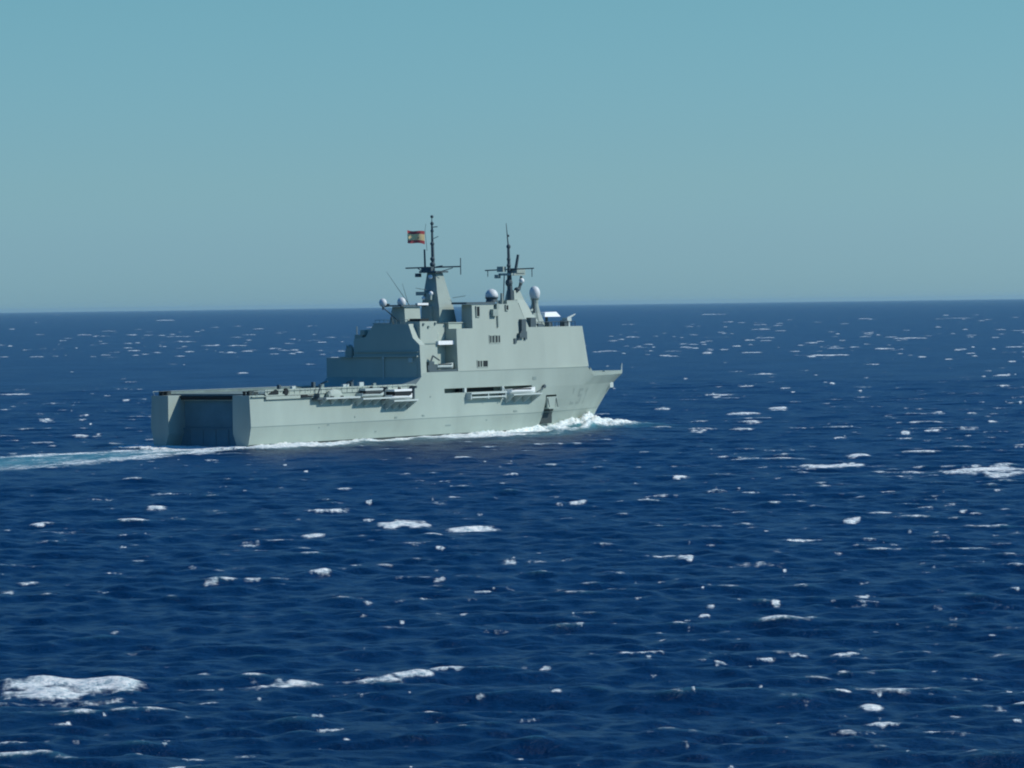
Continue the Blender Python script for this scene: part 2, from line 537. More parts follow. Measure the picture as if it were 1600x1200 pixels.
dk = MB().lathe((126.8, -9.3, 23.3), [(.9, 0), (.9, 1.0), (.5, 1.6)], 10).box(126.2, 128.0, -10.0, -8.6, 24.4, 25.2)
dk = dk.build('director', 'pale', ship)
MB().tube((127.4, -9.3, 25.0), (129.6, -10.0, 26.0), .35, .15, 8).build('director_barrel', 'pale', dk)

# masts
def mast_tower(b):
    return b


mm = MB()
rings_ = [(79.3, 86.0, 2.4, 24.7), (79.3, 85.0, 2.3, 28), (79.5, 83.9, 1.7, 31.5), (79.9, 82.7, 1.1, 35.5)]
mm.loft([[(a, -4 - h, z), (b_, -4 - h, z), (b_, -4 + h, z), (a, -4 + h, z)] for a, b_, h, z in rings_])
mm = mm.build('main_mast', 'mast', ship)
pl = MB().box(78.7, 83.6, -6.0, -1.6, 35.5, 35.9)
pl.box(78.9, 80.3, -4.6, -2.0, 35.9, 36.8).box(78.6, 79.6, -1.6, -.6, 34.6, 35.4)
pl.tube((79.6, -5.6, 35.5), (82.6, -7.8, 36.5), .1, n=5).tube((79.8, -2.2, 35.5), (80.4, -.2, 36.5), .1, n=5)
pl.build('mast_platform', 'rig', mm)
yd = MB().tube((80.4, 3.0, 36.6), (80.4, -11.3, 36.75), .17, n=6)
yd.tube((80.4, -11.3, 35.0), (80.4, -11.3, 38.6), .12, n=6).tube((80.4, -5, 36.7), (80.4, -6.6, 36.9), .22, n=6)
yd.build('yard', 'rig', mm)
po = MB().tube((80.7, -4, 35.8), (80.5, -4, 41.5), .42, .34, 8).tube((80.5, -4, 41.5), (80.4, -4, 46.6), .3, .2, 8).tube((80.4, -4, 46.6), (80.4, -4, 47.8), .1, n=6)
for z, r in ((46.2, .42), (47.7, .38), (41.8, .5), (44.6, .4), (38.5, .55), (37.3, .65)):
    po.ball((80.45, -4, z), r, r, r * .9, 10, 6)
po.tube((80.45, -4, 45.4), (80.8, -5.2, 45.5), .1, n=5).tube((80.5, -4, 42.8), (80.9, -5.3, 43.4), .07, n=5)
po.build('mast_pole', 'rig', mm)
MB().tube((79.9, -2.4, 36.8), (79.9, -2.3, 40.6), .22, .2, 8).build('whip_antenna', 'rig', mm)
ma = MB().box(78.2, 79.4, -3.2, -1.0, 30.6, 31.4).box(78.3, 79.4, -4.8, -3.6, 29.6, 31.2).box(78.0, 79.3, -2.6, -1.0, 28.3, 28.9)
ma.box(78.9, 79.3, -4.6, -3.9, 24.8, 28.2)
ma.build_each('mast_equipment', 'mast', mm)
MB().ball((78.7, -4.6, 31.0), .5).ball((78.9, -4.4, 34.6), .5).ball((78.4, -2.9, 30.0), .45).build_each('mast_lamp', 'white', mm)
MB().tube((84.4, -6.5, 30.0), (86.8, -8.3, 30.4), .06, n=5).tube((76, -2.5, 32.2), (79.5, -4, 31.6), .06, n=5).build_each('antenna_spur', 'rig', mm)
for p, q in (((70.5, -4.4, 28.6), (66.6, -1.2, 35.8)), ((69.6, -4.8, 28.6), (67.6, -4.6, 33.2))):
    MB().tube(p, q, .08, .03, 5).build('whip_antenna', 'rig', dh)
for nm, c, k in (('a', (63.6, -2.2, 29.1), .85), ('b', (67.5, -4.4, 29.2), .95)):
    d = MB().ball((c[0], c[1], c[2]), k, k, k * 1.1, 16, 10).build('radome', 'radome', dh, smooth=True)
MB().tube((63.6, -2.2, 27.6), (63.6, -2.2, 28.4), .2, n=6).tube((63.6, -2.2, 28.2), (65.2, -2.8, 28.4), .14, n=6).build('radome_arm', 'rig', dh)

fm = MB()
fm.loft([[(106.6, -8.4, 28.4), (111.4, -8.4, 28.4), (111.4, -5.6, 28.4), (106.6, -5.6, 28.4)],
         [(106.9, -8.1, 31.5), (109.3, -8.1, 31.5), (109.3, -6.2, 31.5), (106.9, -6.2, 31.5)]])
fm.loft([[(107.6, -11.2, 23.3), (113.4, -11.2, 23.3), (113.4, -8.4, 23.3), (107.6, -8.4, 23.3)],
         [(106.8, -9.0, 29.4), (109.6, -9.0, 29.4), (109.6, -8.4, 29.4), (106.8, -8.4, 29.4)]])
fm = fm.build('fore_mast', 'super', ship)
fp = MB().tube((105.6, -8, 28.4), (105.2, -8, 35.0), .75, .5, 8).tube((105.2, -8, 35), (105.0, -8, 41.0), .42, .3, 8).tube((105.0, -8, 41.0), (104.2, -8, 46.4), .2, .06, 6)
for z, r in ((41.2, .5), (38.4, .45), (37, .5), (33.2, .85), (43.6, .25)):
    fp.ball((105.05, -8, z), r, r, r * 1.1, 10, 6)
fp.tube((102.6, -8.0, 28.5), (103.8, -7.6, 35.2), .13, n=6).tube((109.0, -8.2, 31.6), (108.9, -8.8, 34.6), .3, n=6).tube((108.0, -8.2, 31.2), (109.4, -8.5, 33.0), .3, n=6)
fp.ball((108.4, -8, 31.7), .7, .7, .5)
fp.build('mast_pole', 'rig', fm)
MB().box(103.6, 109.4, -9.6, -6.2, 34.8, 35.3).box(105.6, 109.0, -9.8, -7.2, 35.3, 36.4).box(103.6, 104.8, -7.4, -5.8, 35.6, 36.8).box(103.0, 104.0, -6.5, -5.5, 34.2, 35).build('mast_platform', 'mast', fm)
yf = MB().tube((105.3, -1.6, 36.0), (105.3, -14.4, 36.3), .15, n=6)
yf.tube((105.3, -2.3, 36.0), (105.3, -2.3, 34.6), .1, n=5).tube((105.3, -13.9, 36.3), (105.3, -13.9, 34.4), .1, n=5)
yf.build('yard', 'rig', fm)
MB().tube((107.0, -8.6, 36.2), (107.4, -9.0, 39.4), .35, .3, 8).build('stub_antenna', 'rig', fm)
MB().ball((108.4, -9.2, 33.6), .6).build('mast_lamp', 'white', fm)
d3 = MB().lathe((94.4, -10.2, 29.0), [(1.35, 0), (1.2, .5), (1.5, 1.0)], 14).build('radome_base', 'rig', cas)
MB().lathe((94.4, -10.2, 29.9), [(1.35, 0), (1.45, .5), (1.25, 1.2), (.8, 1.7), (.2, 1.95)], 18).build('radome', 'radome', d3, smooth=True)
MB().tube((98.2, -10.4, 28.5), (98.2, -10.4, 30.9), .4, .3, 8).build('roof_vent', 'mast', cas)
MB().tube((111.6, -10.4, 26.4), (111.4, -10.4, 29.6), .25, .3, 6).build('searchlight', 'rig', fm)

# galleries that jut out from the sides and carry the boats
def gallery(x0, x1, z, out, t=.35, rail=True):
    b = MB()
    b.box(x0, x1, -12.3 - out, -11.9, z - t, z)
    for x in np.arange(x0 + .4, x1, (x1 - x0 - .8) / 3.01):
        b.add([(x - .1, -12.2, z - t), (x + .1, -12.2, z - t), (x + .1, -12.3 - out, z - t), (x - .1, -12.3 - out, z - t), (x - .1, -12.3, z - t - out * .7), (x + .1, -12.3, z - t - out * .7)],
              [(0, 3, 4), (1, 5, 2), (3, 2, 5, 4), (0, 1, 2, 3)])
    return b


for x0, x1, z, out in ((24.5, 37.0, 9.7, 1.9), (37.6, 48.0, 9.3, 2.2), (48.4, 57.6, 8.6, 2.7)):
    gallery(x0, x1, z, out).build('boat_gallery', 'pale', ship)
lad = MB().box(22.0, 25.2, -13.6, -12.3, 9.3, 9.75).box(22.2, 22.5, -14.0, -12.3, 9.7, 10.6)
lad.tube((22.2, -13.4, 9.8), (23.4, -13.6, 12.2), .16, n=6)
lad.build('accommodation_ladder', 'rig', ship)
for x in (26.2, 35.6):
    MB().tube((x, -12.0, 10.7), (x - .2, -11.9, 12.6), .18, n=6).tube((x - .2, -11.9, 12.6), (x, -13.4, 13.0), .15, n=6).build('davit', 'rig', ship)
for x in (46.9, 58.0):
    MB().box(x, x + .35, -13.6, -12.3, 8.6, 11.4).box(x, x + .35, -14.2, -13.6, 10.9, 11.4).build('davit', 'rig', ship)
# forward boat gallery inside the hull recess
ga = MB().box(80.2, 94.6, -13.8, -12.0, 9.05, 9.4).box(80.6, 94.4, -13.7, -12.3, 8.2, 8.5)
for x in (80.2, 87.2, 94.2):
    ga.box(x, x + .3, -13.65, -12.3, 7.9, 9.05)
ga.build('boat_gallery', 'pale', ship)
gallery(95.6, 107.4, 8.75, 2.6, .3).build('boat_gallery', 'pale', ship)
ps = MB()
for x in (79.6, 94.8):
    ps.box(x, x + .8, -12.4, -11.9, 9.46, 10.44)
ps.tube((94.6, -12.6, 10.2), (93.2, -13.4, 7.6), .16, n=6).tube((94.8, -12.6, 10.2), (96.4, -13.4, 7.6), .16, n=6)
ps.build_each('gallery_pillar', 'pale', ship)
MB().tube((108.2, -12.5, 8.6), (111.6, -12.9, 10.0), .12, n=6).ball((111.8, -12.7, 10.1), .5, .35, .45).build('boat_boom', 'rig', ship)
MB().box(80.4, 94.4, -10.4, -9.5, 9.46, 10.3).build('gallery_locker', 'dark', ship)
# side port with its folded-out upper platform
sp = MB().box(113.5, 118.0, -12.7, -10.4, 5.0, 5.3).box(113.6, 117.7, -12.2, -11.9, 5.3, 7.7)
sp = sp.build('side_port', 'hull', ship)
pr = MB()
for x in (113.9, 117.4):
    pr.tube((x, -12.2, 7.4), (x, -12.65, 5.4), .1, n=5)
pr.build_each('port_stay', 'rig', sp)
MB().box(113.4, 118.4, -10.4, -9.85, 1.7, 8.0).build('port_door', 'boot_and_shade', sp)  # recess back in near black: the port's shade is put into its colour
# small fittings on the hull plating: scuppers, drains, draught marks
sc = MB()
for x, z, w, h in ((27, 3.9, .8, .4), (52, 4.6, .9, .4), (62.5, 4.7, .9, .4), (99, 4.7, 1.4, .35), (45, 1.9, .7, .3), (72, 2.4, 2.2, .5), (9, 9.9, .6, .5), (2.2, 10.2, .7, .6),
                   (24, 3.4, .4, .3), (88, 3.1, .5, .3), (37, 5.2, .35, .3), (66, 8.7, .35, .3), (111, 9.1, .4, .4), (107.6, 11.6, 1.4, .7), (110.6, 8.8, .5, .4)):
    y = half(x, z)
    sc.box(x, x + w, -y - .06, -y + .2, z, z + h)
sc.build_each('scupper', 'mark', ship)
# forecastle: breakwater, windlass, bulwark and jackstaff
fo = MB()
for y in (-3.2, 3.2):
    fo.lathe((142, y, 11.85), [(.9, 0), (.9, 1.0), (.5, 1.2)], 10)
fo.box(146, 149, -1.6, 1.6, 11.85, 13.2).box(153, 154, -3.5, -2.8, 11.85, 12.8).box(153, 154, 2.8, 3.5, 11.85, 12.8)
fo.build_each('windlass', 'mast', ship)
bw = MB()
xs_ = np.linspace(135.0, 166.2, 40)
for s in (-1, 1):
    vs, fs2 = [], []
    for x in xs_:
        z = ztop(x)
        y = half(x, 14.1)
        vs += [(x, s * y, z - .02), (x, s * max(0, y - .25), z - .02), (x, s * max(0, y - .2), z + .75), (x, s * (y + .08), z + .75)]
    for i in range(len(xs_) - 1):
        for a in range(4):
            b_ = (a + 1) % 4
            fs2.append((i * 4 + a, i * 4 + b_, (i + 1) * 4 + b_, (i + 1) * 4 + a))
    fs2 += [(0, 1, 2, 3), tuple(len(vs) - 4 + k for k in range(4))]
    bw.add(vs, fs2)
bw.build_each('bulwark', 'hull', ship)
side_strip('mooring_port', 'dark', 136.6, 143.0, 11.75, 12.25, off=.06, nx=10, sides=(-1,))
MB().tube((165.9, 0, 12.0), (166.4, 0, 14.3), .3, .12, 8).build('jackstaff', 'pale', ship)
an = MB().box(157.5, 159.0, -half(158.2, 9.4) - .5, -half(158.2, 9.4) + .3, 8.8, 10.0)
an.build('anchor', 'pale', ship)

# ------------------------------------------------------------------ things carried aboard
def boat(name, label, cat, loc, L, W, H_, hullm, cabin=None, windows=None, group=None):
    """a small launch, bow forward, keel at its origin"""
    t = thing(name, label, cat, loc, group)
    b = MB()
    rings = []
    for k in range(11):
        u = k / 10
        x = -L / 2 + L * u
        w = W / 2 * (0.86 if u < .1 else 1) * (1 - max(0, (u - .55) / .45) ** 2.2)
        w = max(w, .06)
        ht = H_ * (1 + .25 * max(0, u - .5) ** 2 * 4)
        rings.append([(x, -w, ht), (x, -w * .92, ht * .45), (x, -w * .3, 0.02 + .5 * max(0, u - .75)), (x, w * .3, 0.02 + .5 * max(0, u - .75)), (x, w * .92, ht * .45), (x, w, ht)])
    b.loft(rings)
    b.build('boat_hull', hullm, t)
    f = MB()
    for s in (-1, 1):
        f.tube((-L / 2 + .2, s * W * .46, H_ * .95), (L * .2, s * W * .5, H_ * .95), .12, n=6)
    f.build_each('fender', 'rubber', t)
    if cabin:
        c = MB().loft([[(-L * .36, -W * .42, H_), (L * .3, -W * .42, H_), (L * .3, W * .42, H_), (-L * .36, W * .42, H_)],
                       [(-L * .36, -W * .40, H_ + cabin), (L * .26, -W * .40, H_ + cabin), (L * .26, W * .40, H_ + cabin), (-L * .36, W * .40, H_ + cabin)]])
        c.build('cabin', windows or hullm, t)
        MB().box(-L * .40, L * .29, -W * .46, W * .46, H_ + cabin, H_ + cabin + .45).build('cabin_roof', hullm, t)
        MB().lathe((0, 0, H_ + cabin + .45), [(.35, 0), (.35, .3), (.15, .4)], 10).build('roof_hatch', 'black', t)
    return t


boat('rescue_boat', 'white enclosed rescue boat with dark window band on the side gallery below the hangar', 'boat', (52.9, -13.3, 8.62), 9.6, 2.9, 1.0, 'white', .75, 'black')
boat('launch', 'open white launch stowed in the long gallery slot of the forward hull', 'boat', (101.5, -13.2, 8.77), 11.0, 2.2, 1.05, 'white')
boat('inflatable_boat', 'small whitish boat stowed in the notch between funnel and bridge block', 'boat', (73.3, -11.2, 14.65), 7.4, 2.2, 1.1, 'pale')
boat('work_boat', 'pale grey work boat lying on the middle side gallery beside the flight deck', 'boat', (42.8, -13.0, 9.32), 9.6, 2.4, .95, 'pale', .5, 'boot_and_shade')
# covered dinghy
t = thing('covered_dinghy', 'pale mounded dinghy under a cover at the aft end of the side galleries', 'boat', (29.2, -13.0, 9.72))
b = MB()
b.loft([[(x, w * math.cos(a), max(0, h * math.sin(a))) for a in np.linspace(0, math.pi, 9)] for x, w, h in
        ((-2.6, .5, .7), (-2.1, .75, 1.3), (-.8, .85, 1.7), (.8, .85, 1.6), (1.9, .6, 1.2), (2.6, .2, .8))])
b.build('cover', 'super', t)
MB().box(-2.4, 2.2, -.8, .8, -.02, .22).build('cradle', 'dark', t)


# ensign on its halyard
FL, FH = 4.1, 2.9
ft = thing('flag', 'red and yellow striped flag with a small crest flying from the taller mast', 'flag', (80.2, -2.2, 44.6))
ft.rotation_euler = (0, 0, math.pi + 0.25)


def flag_band(name, v0, v1, m):
    b = MB()
    nx = 16
    g = []
    for side in (0, 1):
        for v in np.linspace(v0, v1, 4):
            for k in range(nx):
                u = k / (nx - 1)
                sag = -0.10 * u + .22 * u * u
                y = .20 * math.sin(u * 5.5 + v * .9) * (.3 + u) + side * .02
                g.append((u * FL * .93, y, -v * FH * (1 - .10 * math.sin(u * 3)) + sag * 2.4 + .1 * math.sin(u * 6)))
    fs3 = []
    for side in (0, 1):
        o = side * 4 * nx
        for i in range(3):
            for j in range(nx - 1):
                fs3.append((o + i * nx + j, o + i * nx + j + 1, o + (i + 1) * nx + j + 1, o + (i + 1) * nx + j))
    b.add(g, fs3)
    return b.build(name, m, ft, smooth=True)


flag_band('red_stripe', 0, .25, 'orange')
flag_band('yellow_stripe', .25, .75, 'yellow')
flag_band('red_stripe', .75, 1.0, 'orange')
M['crest'] = mat('flag_crest', (0.72, 0.42, 0.22), 0.8, 0.1)
em = MB()
for side in (-.34, .36):
    em.add([(1.5 + .24 * math.cos(a), side, -1.45 + .28 * math.sin(a)) for a in np.linspace(0, 2 * math.pi, 9)[:-1]], [tuple(range(8))])
em.build('crest', 'crest', ft)
MB().tube((-.1, 0, .1), (-.5, 0, -4.3), .05, n=5).tube((-.1, 0, .1), (-.3, 0, 1.6), .04, n=5).build('halyard', 'rig', ft)

# ------------------------------------------------------------------ the sea
F_PX, PIT, ROL = 7117.31, 0.0174657, 0.01358637


def sea_at(px, py):
    """point of the sea surface seen at a photograph pixel (used once, to survey where each breaking crest lies)"""
    c, s = math.cos(ROL), math.sin(ROL)
    du, dv = px - 800, py - 600
    u, v = c * du - s * dv, s * du + c * dv
    d = (u, F_PX * math.cos(PIT) - v * math.sin(PIT), -F_PX * math.sin(PIT) - v * math.cos(PIT))
    k = CAM_H / -d[2]
    return d[0] * k, d[1] * k


ph_f = np.radians(8.6)
phi = np.concatenate([np.radians(np.linspace(-75, -8.8, 46)), np.arange(-ph_f, ph_f, 2.85e-4), np.radians(np.linspace(8.8, 75, 46))])
rr = [12.0]
while rr[-1] < 235: rr.append(rr[-1] * 1.07)
while rr[-1] < 7000: rr.append(rr[-1] * (1.0017 if rr[-1] < 1600 else 1.0030))
while rr[-1] < 86000: rr.append(rr[-1] * 1.03)
rr = np.array(rr)
NR, NP = len(rr), len(phi)
Rg = rr[:, None].astype(np.float32)
X = (Rg * np.sin(phi)[None, :]).astype(np.float32)
Y = (Rg * np.cos(phi)[None, :]).astype(np.float32)
dr = np.gradient(rr)[:, None].astype(np.float32)
Z = np.zeros((NR, NP), np.float32)
WIND = R(-97)                       # waves run toward the camera, slightly to its left
lam = np.geomspace(1.7, 38, 72)
CR = np.zeros((NR, NP), np.float32)   # crestness: which water stands proud of its neighbours
VAR = np.zeros((NR, 1), np.float32)
mean_, std_ = 1.2157, 0.867
for L in lam:
    th = WIND + rng.normal(0, 0.55 if L > 8 else 0.85)
    k = 2 * math.pi / L
    amp = 0.0064 * L * rng.uniform(.6, 1.3) * min(1.0, (8 / L) ** .9)
    wc = (1.0 if L < 14 else 14 / L) * rng.uniform(.6, 1.3)
    fade = np.clip((L / dr - 2.2) / 2.6, 0, 1)
    fade[rr > 9000] = 0
    ok = fade[:, 0] > 0
    ph = k * (X[ok] * math.cos(th) + Y[ok] * math.sin(th)) + rng.uniform(0, 6.28)
    g = (np.exp(.9 * np.sin(ph)) - mean_) / std_
    Z[ok] += amp * (.85 if L < 7 else .68) * fade[ok] * g
    CR[ok] += wc * fade[ok] * g
    VAR[ok] += (wc * fade[ok]) ** 2
CR /= np.sqrt(np.maximum(VAR, .5))
foam = np.zeros((NR, NP), np.float32)
aer = np.zeros((NR, NP), np.float32)


def vnoise(u, v, seed):
    """ragged value noise"""
    def h(i, j):
        n = (i.astype(np.int64) * 374761393 + j.astype(np.int64) * 668265263 + seed * 982451653) & 0x7fffffff
        n = (n ^ (n >> 13)) * 1274126177 & 0x7fffffff
        return ((n ^ (n >> 16)) & 0xffff).astype(np.float32) / 65535
    o = np.zeros(np.broadcast(u, v).shape, np.float32)
    a = .55
    for _ in range(4):
        iu, iv = np.floor(u), np.floor(v)
        fu, fv = u - iu, v - iv
        fu, fv = fu * fu * (3 - 2 * fu), fv * fv * (3 - 2 * fv)
        o += a * ((h(iu, iv) * (1 - fu) + h(iu + 1, iv) * fu) * (1 - fv) + (h(iu, iv + 1) * (1 - fu) + h(iu + 1, iv + 1) * fu) * fv)
        u, v, a = u * 2.1 + 3.7, v * 2.1 + 1.3, a * .5
    return o


def crest(px, py, w, h, inten=1.0, slope=0.0, rag=1.0, rise=0.5, sd=None):
    """a breaking crest: raised ridge with a ragged foam patch"""
    sd = int(rng.integers(1, 1 << 20)) if sd is None else sd
    x, y = sea_at(px, py)
    r0, p0 = math.hypot(x, y), math.atan2(x, y)
    mpp = r0 / F_PX
    hw = w * mpp / 2
    hz = min(1.7, rise * .26 * h * mpp)
    hd = min(14.0, max(0.9, .30 * h * r0 * r0 / (F_PX * CAM_H)))
    sl_ = slope * F_PX / r0 * r0 * r0 / (F_PX * CAM_H)      # metres of depth per metre across
    ext = 2.8 * hd + abs(sl_) * hw * 1.3
    i0, i1 = np.searchsorted(rr, [r0 - ext, r0 + ext])
    j0, j1 = np.searchsorted(phi, [p0 - 1.3 * hw / r0, p0 + 1.3 * hw / r0])
    if i1 <= i0 or j1 <= j0: return
    u = ((phi[None, j0:j1] - p0) * r0 / hw).astype(np.float32)
    asp = float(np.clip(w / max(h, 1), 1.2, 14))
    wob = (vnoise(u * asp * .45 + sd % 97, u * 0 + sd % 31, sd) - .5) * 1.1
    v0 = ((rr[i0:i1, None] - r0) / hd - sl_ * u * hw / hd).astype(np.float32)
    v = v0 + wob
    env = np.clip(1.06 - np.abs(u) ** 2.2, 0, 1) ** .8
    prof = np.where(v > 0, np.exp(-v * v * .7), np.exp(-v * v * 1.6))
    n1 = vnoise(u * asp * .55 + sd % 113, v * .9 + sd % 57, sd + 5)
    Z[i0:i1, j0:j1] += (hz * env * prof * (.5 + 1.0 * n1)).astype(np.float32)
    n2 = vnoise(u * asp * 1.5 + sd % 71, v * 3.2 + sd % 43, sd + 9)
    wid = .35 + 1.1 * vnoise(u * asp * .7 + sd % 83, u * 0 + .5, sd + 2)
    core = np.exp(-(v / wid) ** 2 * 1.4)
    lace = np.clip((CR[i0:i1, j0:j1] + 1.1) / 1.9, 0, 1)
    f = inten * 1.5 * env * core * (.45 + .6 * lace) - rag * .8 * (1 - n1) - .45 * rag * (1 - n2) + .32
    f = np.clip(f * 1.15, 0, 1) * min(1, inten * 1.1) * np.clip(env * core * 3, 0, 1)
    foam[i0:i1, j0:j1] = np.maximum(foam[i0:i1, j0:j1], f)


MATCH = [(115, 1078, 240, 40, 1.15), (120, 1098, 260, 14, .7), (345, 1078, 150, 10, .7), (440, 1072, 180, 20, .75), (590, 1066, 150, 14, .7), (640, 1058, 80, 14, .85), (715, 1050, 100, 10, .8),
         (630, 822, 92, 20, 1.1), (740, 829, 95, 10, 1.0), (650, 850, 60, 9, .7), (1290, 556, 78, 11, 1.15), (1345, 557, 40, 7, .6), (1215, 641, 32, 18, 1.15), (1240, 641, 60, 6, .6),
         (1120, 768, 40, 12, 1.05), (1175, 771, 50, 8, .9), (1300, 729, 110, 14, 1.1), (1340, 714, 45, 14, 1.0), (1370, 730, 60, 8, .6), (1540, 738, 190, 20, .8), (1450, 738, 150, 9, .6), (1570, 742, 80, 18, .8),
         (25, 617, 62, 8, 1.05), (210, 609, 30, 10, 1.0), (205, 598, 28, 8, .7), (245, 797, 36, 20, .95), (60, 822, 30, 9, 1.0), (80, 834, 110, 6, .6), (388, 851, 40, 11, 1.0), (490, 838, 46, 11, .95), (215, 878, 36, 8, .75),
         (395, 911, 30, 9, .8), (440, 905, 30, 8, .8), (500, 898, 42, 9, .85), (712, 778, 30, 9, .9), (903, 789, 32, 9, .95), (940, 853, 40, 8, .8), (1045, 871, 90, 12, .8), (1070, 876, 30, 12, .95),
         (1165, 884, 140, 8, .55), (1220, 862, 35, 10, .75), (735, 905, 60, 14, .55), (575, 945, 20, 8, .8), (625, 942, 24, 12, .75), (755, 993, 24, 9, 1.0), (728, 997, 14, 8, .9), (795, 880, 30, 9, .9), (840, 879, 40, 7, .75), (885, 877, 30, 6, .7),
         (1000, 1023, 80, 11, .95), (1030, 1020, 18, 14, .95), (925, 1020, 16, 9, .95), (925, 1038, 8, 8, .6), (1130, 1036, 30, 13, 1.0), (1197, 1031, 34, 8, .9), (1247, 1027, 34, 8, .9), (1320, 1027, 55, 10, .85), (1362, 1108, 45, 20, 1.1),
         (1380, 1132, 70, 9, .75), (1260, 1102, 18, 12, .85), (1300, 1094, 30, 8, .6), (1495, 1120, 38, 16, 1.0), (1565, 1112, 24, 10, .85), (1590, 1130, 18, 9, .9), (1350, 938, 40, 12, 1.0), (1330, 815, 34, 12, .95), (1465, 952, 26, 10, .75), (1490, 967, 16, 9, 1.0),
         (1585, 922, 18, 14, .95), (1213, 946, 18, 10, .95), (1110, 949, 16, 10, .95), (1080, 985, 22, 10, .85), (1132, 988, 24, 14, .9), (10, 925, 28, 16, .95), (25, 1160, 110, 10, .7), (215, 1160, 40, 14, .7), (330, 915, 28, 8, .8), (315, 1051, 32, 11, .95),
         (330, 800, 34, 8, .75), (390, 795, 30, 8, .75), (270, 570, 24, 13, 1.1), (100, 545, 26, 7, .7), (380, 584, 24, 9, .9), (485, 570, 26, 8, .95), (280, 545, 22, 8, .75), (185, 517, 15, 6, .9), (235, 519, 30, 6, .8), (55, 517, 14, 6, .9), (80, 632, 38, 12, .8),
         (60, 650, 32, 10, .6), (120, 683, 40, 12, .9), (20, 710, 18, 10, .7), (1160, 648, 60, 11, .95), (1170, 661, 50, 7, .7), (1035, 640, 30, 7, .85), (1092, 675, 32, 10, .95), (1160, 672, 50, 10, .8), (1190, 586, 60, 11, .9), (1205, 598, 30, 8, .7), (1355, 519, 30, 8, .85),
         (1420, 528, 18, 6, .8), (1450, 526, 26, 6, .7), (1475, 530, 24, 10, .6), (1400, 548, 24, 10, .75), (1565, 588, 34, 11, .85), (1568, 604, 34, 10, .85), (1530, 618, 60, 22, .55), (1520, 647, 22, 10, .85), (1515, 671, 44, 9, .8), (1415, 678, 16, 10, .95),
         (1465, 647, 30, 6, .7), (1170, 532, 28, 8, .85), (1110, 547, 16, 8, .8), (1080, 531, 20, 6, .6), (1300, 600, 12, 9, .9), (1120, 621, 16, 9, .9), (1240, 510, 14, 7, .7), (1065, 748, 30, 8, .85), (1190, 731, 26, 8, .7), (900, 760, 20, 6, .6),
         (1450, 690, 20, 5, .6), (470, 1128, 20, 16, .5), (560, 1105, 50, 8, .5), (870, 1090, 20, 10, .8), (820, 1046, 20, 16, .8), (560, 1048, 14, 9, .7), (20, 1075, 20, 8, .6), (1345, 1015, 12, 9, .6), (180, 990, 24, 9, .8), (205, 1023, 24, 6, .7), (440, 762, 16, 8, .7),
         (290, 730, 12, 14, .7), (335, 720, 18, 8, .8), (725, 715, 34, 8, .8), (960, 608, 8, 12, 1.1), (985, 590, 24, 10, .5), (1020, 600, 20, 9, .7), (1015, 560, 26, 6, .5), (540, 548, 34, 10, .95), (518, 551, 16, 9, .8), (570, 524, 12, 8, .6)]
for m in MATCH:
    crest(m[0], m[1], m[2] * 1.05, m[3] * 1.1, m[4] * (1.2 if m[2] >= 70 else 1.0), 0.0, .85 if m[2] >= 70 else 1.0)
# smaller caps scattered over the whole sea
n_sc = 0
while n_sc < 1900:
    px = rng.uniform(-450, 2050)
    py = 492 + 740 * rng.uniform(0, 1) ** 1.55
    if 225 < px < 990 and 580 < py < 712: continue
    if py > 720 and rng.uniform() < .12: n_sc += 1; continue
    near = (py - 490) / 710
    q = sea_at(px, py)
    if rng.uniform() > (float(vnoise(np.array([q[0] * .03 + 50]), np.array([q[1] * .011 + 5]), 63)[0]) - .24) * 2.6: continue
    w = rng.lognormal(2.75, .68) * (0.8 + .5 * near)
    crest(px, py, w, rng.uniform(3.5, 8.0) * (.6 + .5 * near), float(np.clip(rng.normal(.70, .18), .4, 1.1)), 0, 1.0, .4)
    n_sc += 1
gust = vnoise(X * .035 + 9, Y * .012 + 4, 77) * .6 + vnoise(X * .011 + 2, Y * .004 + 8, 31) * .4
near_w = np.clip((1900 - rr) / 900, 0, 1)[:, None].astype(np.float32)
cut_ = vnoise(X * .55 + 3, Y * .16 + 1, 41)
CRb = CR + 2.6 * (cut_ - .5) - np.clip((520 - rr) / 300, 0, .45)[:, None].astype(np.float32)
brk = np.clip((CRb - (2.0 - 2.6 * (gust - .47))) / .9, 0, 1) * near_w
foam = np.maximum(foam, brk * .9)
foam = np.maximum(foam, .40 * np.clip((CRb - (1.65 - 3.4 * (gust - .47))) / .7, 0, 1) * near_w)
aer = np.maximum(aer, .22 * np.clip((CR - (1.7 - 2.2 * (gust - .47))) / .9, 0, 1) * near_w)
n_sc = 0
while n_sc < 560:                    # the far field, where crests close up
    px = rng.uniform(-450, 2050)
    crest(px, 489 + 70 * rng.uniform(0, 1) ** .9, rng.lognormal(2.75, .5), rng.uniform(3.2, 6.5), float(np.clip(rng.normal(1.0, .2), .5, 1.3)), 0, .7, .85)
    n_sc += 1
